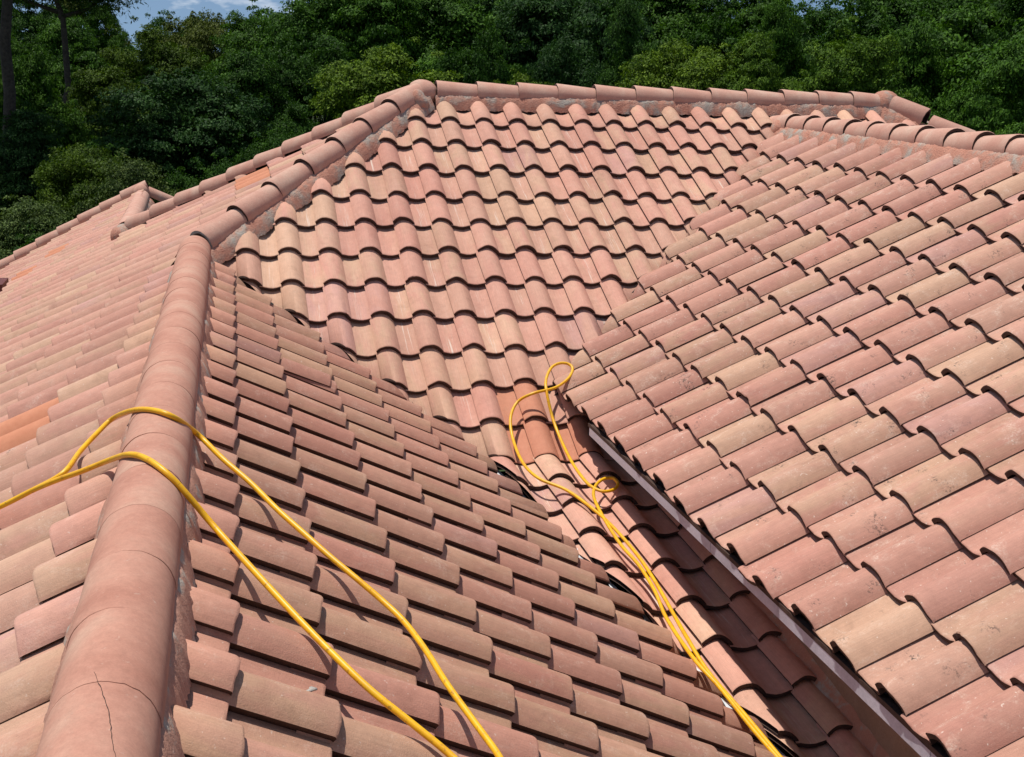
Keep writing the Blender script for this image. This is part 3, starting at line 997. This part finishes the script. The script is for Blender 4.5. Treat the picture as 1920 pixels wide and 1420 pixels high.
HOSEV = [(7.09,12.50,-8.66),(7.05,12.81,-8.62),(6.96,13.54,-8.51),(6.82,14.55,-8.36),(6.82,15.36,-8.24),(6.84,16.06,-8.13),(6.88,17.05,-7.99),(6.85,17.89,-7.86),(6.72,18.86,-7.72),(6.52,19.59,-7.61),(6.28,20.17,-7.52),(5.90,20.66,-7.45),(5.76,21.31,-7.35),(5.79,22.22,-7.17),(5.85,22.72,-6.88),(6.08,23.10,-6.65),(6.47,23.31,-6.53),(6.97,23.43,-6.46),(7.32,23.65,-6.33),(7.49,23.89,-6.19),(7.44,24.03,-6.11),(7.25,24.06,-6.09),(7.03,23.95,-6.16),(6.84,23.65,-6.33),(6.77,23.34,-6.51),(6.73,22.74,-6.86),(6.76,22.23,-7.16),(6.73,21.34,-7.35),(6.74,20.65,-7.45),(6.80,20.24,-7.51),(6.96,20.01,-7.54),(7.19,20.07,-7.54),(7.34,20.26,-7.51),(7.32,20.48,-7.47),(7.13,20.48,-7.47),(6.91,20.27,-7.51),(6.75,19.91,-7.56),(6.69,19.48,-7.62),(6.67,18.81,-7.72),(6.69,18.13,-7.83),(6.78,17.44,-7.93),(6.77,16.67,-8.04),(6.69,15.94,-8.15),(6.72,14.91,-8.30),(6.84,14.20,-8.41),(6.93,13.32,-8.54),(7.04,12.56,-8.65)]
bm = bmesh.new()
HR = 0.031 * S
far = [(-3.3, 14.2, -5.42), (-3.6, 14.3, -5.6), (-3.75, 14.5, -5.68), (-3.5, 14.5, -5.58)] + [tuple(q * 1.0055 for q in p) for p in HOSE1[:-4:-1]]
path = HOSE1 + far + HOSE2[::-1]
tube(bm, catmull([W(p) for p in path], 7), HR, 12)
o = obj_bm('hose', bm, M['hose'])
o['label'] = 'yellow hose doubled over the big near ridge and trailing down the near slope'
o['category'] = 'hose'
bm = bmesh.new()
def nearer(p):
    k = 1.0
    if p[1] < 15.8: k = 0.982
    if p[1] > 23.2: k = 0.988
    return (p[0] * k, p[1] * k, p[2] * k)
tube(bm, catmull([W(nearer(p)) for p in HOSEV], 7), HR, 12)
o = obj_bm('hose', bm, M['hose'])
o['label'] = 'yellow hose with two small loops lying along the shaded valley below the eave'
o['category'] = 'hose'

# a crack running down one of the near caps, and a loose shard on the near slope
def on_cap(y, ang, lift=0.0):
    x = -0.784 + 0.02293 * (y - 5.0)
    r = CR + 0.008 + lift
    return Vector((x + r * math.cos(ang), y, -4.12 + r * math.sin(ang)))
bm = bmesh.new()
cp = []
for i in range(26):
    f = i / 25
    cp.append(W(on_cap(7.30 - 0.98 * f, 1.72 - 0.62 * f ** 0.8 + 0.015 * math.sin(9 * f) + random.uniform(-.012, .012), -0.002)))
tube(bm, cp, [0.00035 + 0.0003 * math.sin(3.1 * i / 25) for i in range(26)], 5)
obj_bm('crack', bm, M['deck'], house)
bm = tile_bm(140)
cl = [((0.0, 0.0, 0), None)]
for co, no in (((-0.02 * S, 0, 0), (-1, 0, 0)), ((0, 0.98 * S, 0), (0.25, 1, 0)), ((0.40 * S, 0, 0), (1, -0.10, 0))):
    rr_ = bmesh.ops.bisect_plane(bm, geom=bm.verts[:] + bm.edges[:] + bm.faces[:], plane_co=co, plane_no=no, clear_outer=True)
    ee = [e for e in rr_['geom_cut'] if isinstance(e, bmesh.types.BMEdge)]
    try: bmesh.ops.edgenet_fill(bm, edges=ee, mat_nr=1)
    except Exception: pass
mt = tile_matrix(Cs, 11.03 * Cs.w, 1.98, 0) @ Matrix.Translation((0.02 * S, 0, 0.055 * S)) @ Matrix.Rotation(math.radians(4), 4, 'Z') @ Matrix.Rotation(math.radians(-1.0), 4, 'X')
bmesh.ops.transform(bm, matrix=mt, verts=bm.verts)
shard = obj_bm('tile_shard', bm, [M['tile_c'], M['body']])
shard['label'] = 'long broken tile shard lying loose on the near slope, up the hill from the hose'
shard['category'] = 'tile shard'

# ------------------------------------------------------------------ crumbs of mortar on the near slope
for i, (p, r, lab) in enumerate([((0.711, 9.1155, -5.03), 0.030, 'small pale mortar lump lying in a pan left of the lower hose strand'),
                                 ((0.8899, 8.9823, -5.13), 0.042, 'larger pale mortar lump caught at a tile lip beside the lower hose strand')]):
    b = blob('mortar_lump', p, r, M['lump'], None, 30 + i, (1.3, 1, 0.8), sub=2, amp=0.4)
    b['label'] = lab
    b['category'] = 'rubble'
    b['group'] = 'mortar crumbs on the near slope'

# ------------------------------------------------------------------ trees
def crown_mesh(name, seed, n_leaf, lobes, ll, lw, droop=0.0, shell=0.8):
    r = np.random.default_rng(seed)
    # lobes inside a unit ball
    cen = []
    rad = []
    for i in range(lobes):
        v = r.normal(size=3); v /= np.linalg.norm(v)
        v[2] = abs(v[2]) * 1.0 - 0.35 + 0.2 * r.random()
        rr = r.uniform(0.18, 0.42)
        cen.append(v * (1.0 - rr) * r.uniform(0.7, 1.12)); rad.append(rr)
    cen = np.array(cen); rad = np.array(rad)
    ncl = lobes * 13
    li = r.integers(0, lobes, ncl)
    v = r.normal(size=(ncl, 3)); v /= np.linalg.norm(v, axis=1)[:, None]
    v[:, 2] = np.where(r.random(ncl) < 0.75, np.abs(v[:, 2]), v[:, 2])
    cc = cen[li] + v * rad[li][:, None] * r.uniform(shell - .1, 1.12, ncl)[:, None]
    # a few sprays that stick out of the outline
    ns = lobes * 5
    sv = r.normal(size=(ns, 3)); sv /= np.linalg.norm(sv, axis=1)[:, None]; sv[:, 2] = np.abs(sv[:, 2]) * .9 + .1
    sl = r.integers(0, lobes, ns)
    cc = np.concatenate([cc, cen[sl] + sv * (rad[sl] * r.uniform(1.15, 1.5, ns))[:, None]])
    v = np.concatenate([v, sv])
    crad = np.concatenate([r.uniform(0.08, 0.19, ncl), r.uniform(0.04, 0.075, ns)])
    wgt = crad ** 2
    n = n_leaf
    k = r.choice(len(crad), size=n, p=wgt / wgt.sum())
    off = r.normal(size=(n, 3)); off /= np.linalg.norm(off, axis=1)[:, None]
    off[:, 2] = np.where(r.random(n) < 0.8, np.abs(off[:, 2]), off[:, 2])
    off *= (crad[k] * (r.random(n) ** 0.35) * r.uniform(0.8, 1.25, n))[:, None] * np.array([1.1, 1.1, 0.6])
    pos = cc[k] + off + v[k] * 0.02
    nor = v[k] * 0.5 + off / crad[k][:, None] * 0.45 + r.normal(size=(n, 3)) * 0.45 + np.array([0, 0, 0.45])
    nor /= np.linalg.norm(nor, axis=1)[:, None]
    t = np.cross(nor, r.normal(size=(n, 3)))
    t[:, 2] -= droop
    t /= np.linalg.norm(t, axis=1)[:, None]
    b = np.cross(nor, t); b /= np.linalg.norm(b, axis=1)[:, None]
    sc = r.uniform(0.65, 1.25, n)[:, None]
    a0 = pos - t * ll * sc
    a1 = pos + b * lw * sc + nor * ll * 0.12
    a2 = pos + t * ll * sc
    a3 = pos - b * lw * sc + nor * ll * 0.12
    V = np.stack([a0, a1, a2, a3], 1).reshape(-1, 3).astype(np.float32)
    me = bpy.data.meshes.new(name)
    me.vertices.add(4 * n)
    me.vertices.foreach_set('co', V.ravel())
    me.loops.add(4 * n)
    me.loops.foreach_set('vertex_index', np.arange(4 * n, dtype=np.int32))
    me.polygons.add(n)
    me.polygons.foreach_set('loop_start', np.arange(0, 4 * n, 4, dtype=np.int32))
    me.polygons.foreach_set('loop_total', np.full(n, 4, dtype=np.int32))
    me.update(calc_edges=True)
    me.materials.append(LEAF['mid'])
    return me, cen

def trunk_mesh(name, seed, cen):
    bm = bmesh.new()
    r = random.Random(seed)
    # unit tree: crown centred at z=0 with radius 1; trunk starts below
    base = Vector((0, 0, -2.6))
    mid = Vector((r.uniform(-.05, .05), r.uniform(-.05, .05), -0.7))
    tube(bm, [base, base.lerp(mid, .5) + Vector((.03, 0, 0)), mid, Vector((0, 0, -0.05))], [0.10, 0.08, 0.065, 0.03], 7)
    for c in cen[:8]:
        c = Vector(c)
        tube(bm, [mid + Vector((0, 0, r.uniform(0, .4))), mid.lerp(c, .5) + Vector((0, 0, .12)), c], [0.035, 0.024, 0.008], 5)
    me = bpy.data.meshes.new(name)
    bm.to_mesh(me); bm.free()
    me.materials.append(M['bark'])
    for p in me.polygons: p.use_smooth = True
    return me

CROWNS = []
for i in range(6):
    me, cen = crown_mesh('crown', 50 + i, 60000, 13 + i, 0.0195, 0.0095)
    CROWNS.append((me, trunk_mesh('trunk', i, cen)))
SHRUBS = []
for i in range(3):
    me, cen = crown_mesh('foliage', 80 + i, 48000, 17, 0.0195, 0.0085, shell=0.75)
    SHRUBS.append((me, trunk_mesh('stem', 20 + i, cen)))

def polar(az, dist, z=0.0):
    a = math.radians(az)
    return Vector((math.sin(a) * dist, math.cos(a) * dist, z))

def put_tree(name, az, dist, top, width, depth, leaf, label, variant, group=None, protos=None, cat=None, cname='crown', tname='trunk'):
    protos = protos or CROWNS
    cm, tm = protos[variant % len(protos)]
    base = polar(az, dist)
    root = thing(name, label, cat or 'tree', base, group)
    rz = random.uniform(0, 6.28)
    sx = width / 2 * 1.08
    sz = depth / 2
    cz = top - sz * 0.98 + (0.6 if dist > 57 else 0.0)
    for mesh, nm in ((cm, cname), (tm, tname)):
        o = bpy.data.objects.new(nm, mesh)
        C.objects.link(o)
        o.parent = root
        o.location = (0, 0, cz)
        o.rotation_euler = (random.uniform(-.16, .16), random.uniform(-.16, .16), rz) if mesh is cm else (0, 0, rz)
        if mesh is cm:
            o.scale = (sx, sx, sz)
            o.material_slots[0].link = 'OBJECT'
            o.material_slots[0].material = LEAF[leaf]
        else:
            o.scale = (sx, sx, max(cz / 2.6, sz * .5))
    return root

TREES = [
    ('broadleaf_tree', -7.3, 72, 9.9, 5.2, 9.0, 'dark2', 'far dark crown high on the skyline between the two pine trunks'),
    ('broadleaf_tree', -5.0, 74, 10.2, 4.6, 9.0, 'olive2', 'far brownish crown high on the skyline behind the forked pine'),
    ('broadleaf_tree', -9.3, 66, 9.8, 5.2, 9.0, 'mid', 'far crown at the very edge of the picture left of the bare pine trunk'),
    ('broadleaf_tree', -1.2, 78, 9.3, 4.6, 9.0, 'dark2', 'far dark crown on the skyline below the left cloud'),
    ('broadleaf_tree', 8.49, 33, 7.42, 4.39, 5.2, 'bright', 'bright yellow-green rounded tree rising behind the left end of the top ridge'),
    ('broadleaf_tree', 22.18, 34, 7.91, 3.92, 5.5, 'bright', 'bright green tree behind the middle of the top ridge, left of its bright neighbour'),
    ('broadleaf_tree', 25.17, 33, 7.71, 2.78, 5.0, 'bright2', 'light green tree with loose sprays behind the right half of the top ridge'),
    ('broadleaf_tree', 29.04, 34, 8.2, 3.47, 5.5, 'bright2', 'tall light green tree standing behind the ball at the right end of the top ridge'),
    ('broadleaf_tree', 35.88, 26, 7.62, 2.65, 5.5, 'mid2', 'mid green tree cut by the right edge of the picture above the east ridge'),
    ('broadleaf_tree', 33.64, 28, 6.76, 2.11, 4.5, 'mid2', 'small mid green tree beside the black gap right of the top ridge end'),
    ('broadleaf_tree', 15.23, 32, 6.77, 2.13, 4.0, 'bright', 'low bright green shrub tip showing just over the left part of the top ridge'),
    ('broadleaf_tree', -0.96, 38, 6.83, 5.22, 7.0, 'teal', 'dark bluish-green tree in the middle of the left-hand wood'),
    ('broadleaf_tree', -4.15, 42, 6.2, 4.28, 6.5, 'olive', 'olive green tree with yellowish top between the vine-clad tree and the bluish tree'),
    ('broadleaf_tree', -7.11, 40, 7.21, 3.37, 7.5, 'mid', 'vine-clad green tree column at the left edge under the pine trunk'),
    ('broadleaf_tree', 2.4, 40, 7.08, 4.08, 7.0, 'dark2', 'deep green tree between the bluish tree and the yellow-green rounded tree'),
    ('broadleaf_tree', 5.02, 44, 8.17, 4.1, 8.0, 'dark2', 'tall deep green tree left of the yellow-green rounded tree'),
    ('broadleaf_tree', -2.17, 60, 7.87, 5.59, 9.0, 'olive', 'olive tree on the far skyline left of the rounded brown-green skyline crown'),
    ('broadleaf_tree', 0.25, 66, 9.16, 5.56, 10.0, 'olive2', 'rounded brown-green crown topping the far skyline below the clouds'),
    ('broadleaf_tree', -3.82, 70, 8.68, 3.72, 9.0, 'mid', 'far green treetop on the skyline just right of the forked pine'),
    ('broadleaf_tree', 2.2, 58, 8.68, 4.37, 9.0, 'mid', 'far green tree where the open sky ends at the tall dark wood'),
    ('broadleaf_tree', -5.91, 62, 7.99, 5.5, 9.0, 'mid2', 'far green crown showing below the forked pine'),
    ('broadleaf_tree', -8.26, 58, 7.48, 4.11, 9.0, 'mid', 'far green crown at the left edge behind the bare pine trunk'),
    ('shrub', -7.73, 29, 3.92, 2.96, 4.5, 'pale', 'pale-leaved sparse shrub at the left edge low over the far rake'),
    ('shrub', -5.3, 33, 4.76, 3.36, 6.0, 'olive', 'olive shrub mass left of centre in the left-hand wood'),
    ('shrub', -2.75, 31, 4.38, 3.02, 5.0, 'pale2', 'grey-green shrub with glinting leaves just above the far roof hump'),
    ('shrub', 0.41, 34, 4.61, 3.01, 6.0, 'dark2', 'dark shrub in deep shade above the left hip of caps'),
    ('shrub', 3.29, 35, 5.17, 2.79, 6.0, 'dark2', 'dark shrub in shade left of the yellow-green rounded tree, close to the hip caps'),
    ('shrub', -6.65, 27, 3.11, 2.39, 4.5, 'dark2', 'low dark shrub just beyond the scalloped far rake'),
    ('broadleaf_tree', 12.48, 40, 8.36, 3.55, 8.5, 'dark2', 'dark green tree between the yellow-green tree and the bushy ridge-top shrub'),
    ('broadleaf_tree', 16.49, 42, 8.45, 3.72, 9.0, 'teal', 'dark bluish-green tree behind the middle of the top ridge'),
    ('broadleaf_tree', 19.84, 41, 8.88, 3.09, 9.0, 'dark2', 'dark tree filling the gap left of the two bright trees'),
    ('broadleaf_tree', 31.34, 40, 8.82, 4.08, 9.0, 'mid', 'mid green tree spreading above the black gap at right'),
    ('broadleaf_tree', 26.78, 42, 9.21, 3.16, 9.0, 'mid', 'mid green tree between the two light green trees'),
]
for i, (nm, az, dist, top, width, depth, leaf, label) in enumerate(TREES):
    if nm == 'shrub':
        put_tree(nm, az, dist, top, width * 1.1, depth, leaf, label, i, 'shrubs in front of the wood', SHRUBS, 'shrub', 'foliage', 'stem')
    else:
        put_tree(nm, az, dist, top, width, depth, leaf, label, i, 'broadleaf trees of the wood behind the roof')
BACK = [(37.2, 47, 11.2), (35.2, 49, 11.3), (32.8, 52, 11.6), (19.0, 54, 11.3), (22.5, 53, 11.2),  (5.75, 50, 10.20), (8.60, 48, 10.34), (11.49, 52, 10.12), (14.37, 50, 10.46), (17.48, 49, 10.65), (20.60, 52, 10.76), (23.16, 50, 9.65), (26.02, 51, 10.46), (28.73, 48, 10.54), (31.59, 50, 10.91), (34.02, 46, 10.22), (36.56, 44, 9.91), (3.85, 56, 9.45), (7.17, 58, 10.37), (21.80, 60, 11.18), (24.94, 58, 9.94), (38.41, 40, 9.46), (30.34, 56, 10.78), (12.93, 57, 10.73), (16.05, 60, 11.28), (10.04, 60, 11.09) ]
for i, (az, dist, top) in enumerate(BACK):
    put_tree('broadleaf_tree', az, dist, top, random.uniform(5.6, 7.2), random.uniform(8.5, 10.5), random.choice(['dark2', 'dark2', 'mid', 'teal', 'mid2']),
             'tall dark green tree in the shaded wood behind the front row', i + 2, 'tall dark trees in the depth of the wood')
# lower green closing the foot of the wood
for i in range(34):
    az = -12 + 54 * i / 33 + random.uniform(-.6, .6)
    put_tree('shrub', az, random.uniform(35, 43), random.uniform(3.6, 5.6), random.uniform(3.2, 4.6), 5.5, random.choice(['dark2', 'mid', 'teal', 'dark2', 'olive']),
             'shaded green shrub growing between the trees of the wood', i, 'shaded shrubs filling the foot of the wood', SHRUBS, 'shrub', 'foliage', 'stem')

# two pines on the left skyline
def needle_tufts(seed, ends):
    r = np.random.default_rng(seed)
    V = []
    for e in ends:
        n = 800
        pos = np.array(e)[None] + r.normal(size=(n, 3)) * np.array([0.55, 0.55, 0.30])
        d = r.normal(size=(n, 3)) + np.array([0, 0, 0.4]); d /= np.linalg.norm(d, axis=1)[:, None]
        b = np.cross(d, r.normal(size=(n, 3))); b /= np.linalg.norm(b, axis=1)[:, None]
        V.append(np.stack([pos, pos + d * .1 + b * 0.02, pos + d * .22, pos + d * .1 - b * .02], 1))
    V = np.concatenate(V).reshape(-1, 3)
    me = bpy.data.meshes.new('crown')
    n = len(V) // 4
    me.from_pydata([tuple(v) for v in V], [], [(4 * i, 4 * i + 1, 4 * i + 2, 4 * i + 3) for i in range(n)])
    me.materials.append(LEAF['pine'])
    return me
def pine(az, dist, htop, r0, limbs, label, seed):
    base = polar(az, dist)
    root = thing('pine_tree', label, 'tree', base, 'pines on the left skyline')
    r = random.Random(seed)
    bm = bmesh.new()
    pts = [Vector((r.uniform(-.08, .08) * i, 0, htop * i / 8)) for i in range(9)]
    tube(bm, pts, [r0 * (1 - .06 * i) for i in range(9)], 9)
    ends = []
    for k, (z, a, ln, rise) in enumerate(limbs):
        p = Vector((0, 0, z))
        e = p + Vector((math.cos(a) * ln, math.sin(a) * ln, rise))
        m = p.lerp(e, .55) + Vector((0, 0, -.15))
        tube(bm, [p, m, e], [0.09, 0.06, 0.025], 6)
        for q in (e, p.lerp(e, .8), e + Vector((r.uniform(-.4, .4), r.uniform(-.4, .4), .4)), m + Vector((r.uniform(-.3, .3), r.uniform(-.3, .3), .3))): ends.append(q)
    t = obj_bm('trunk', bm, M['bark'], None)
    t.parent = root
    c = bpy.data.objects.new('crown', needle_tufts(seed, ends))
    C.objects.link(c)
    c.parent = root
pine(-8.05, 38, 11.0, 0.22, [(9.0, 0.3, 2.0, .4), (9.6, 2.6, 1.8, .5), (10.4, 4.4, 1.6, .6), (10.6, 1.2, 1.5, .6)], 'bare dark pine trunk standing at the left edge of the skyline', 1)
pine(-5.9, 52, 10.6, 0.17, [(8.0, 0.2, 1.9, .9), (8.2, 2.9, 2.2, 1.0), (8.9, 3.6, 1.6, .8), (9.2, 5.6, 1.7, .7), (9.5, 1.2, 1.3, .8), (10.2, 2.4, 1.0, .6), (10.3, 0.1, 1.2, .5)], 'forked pine with flat dark tufts against the sky at left', 2)
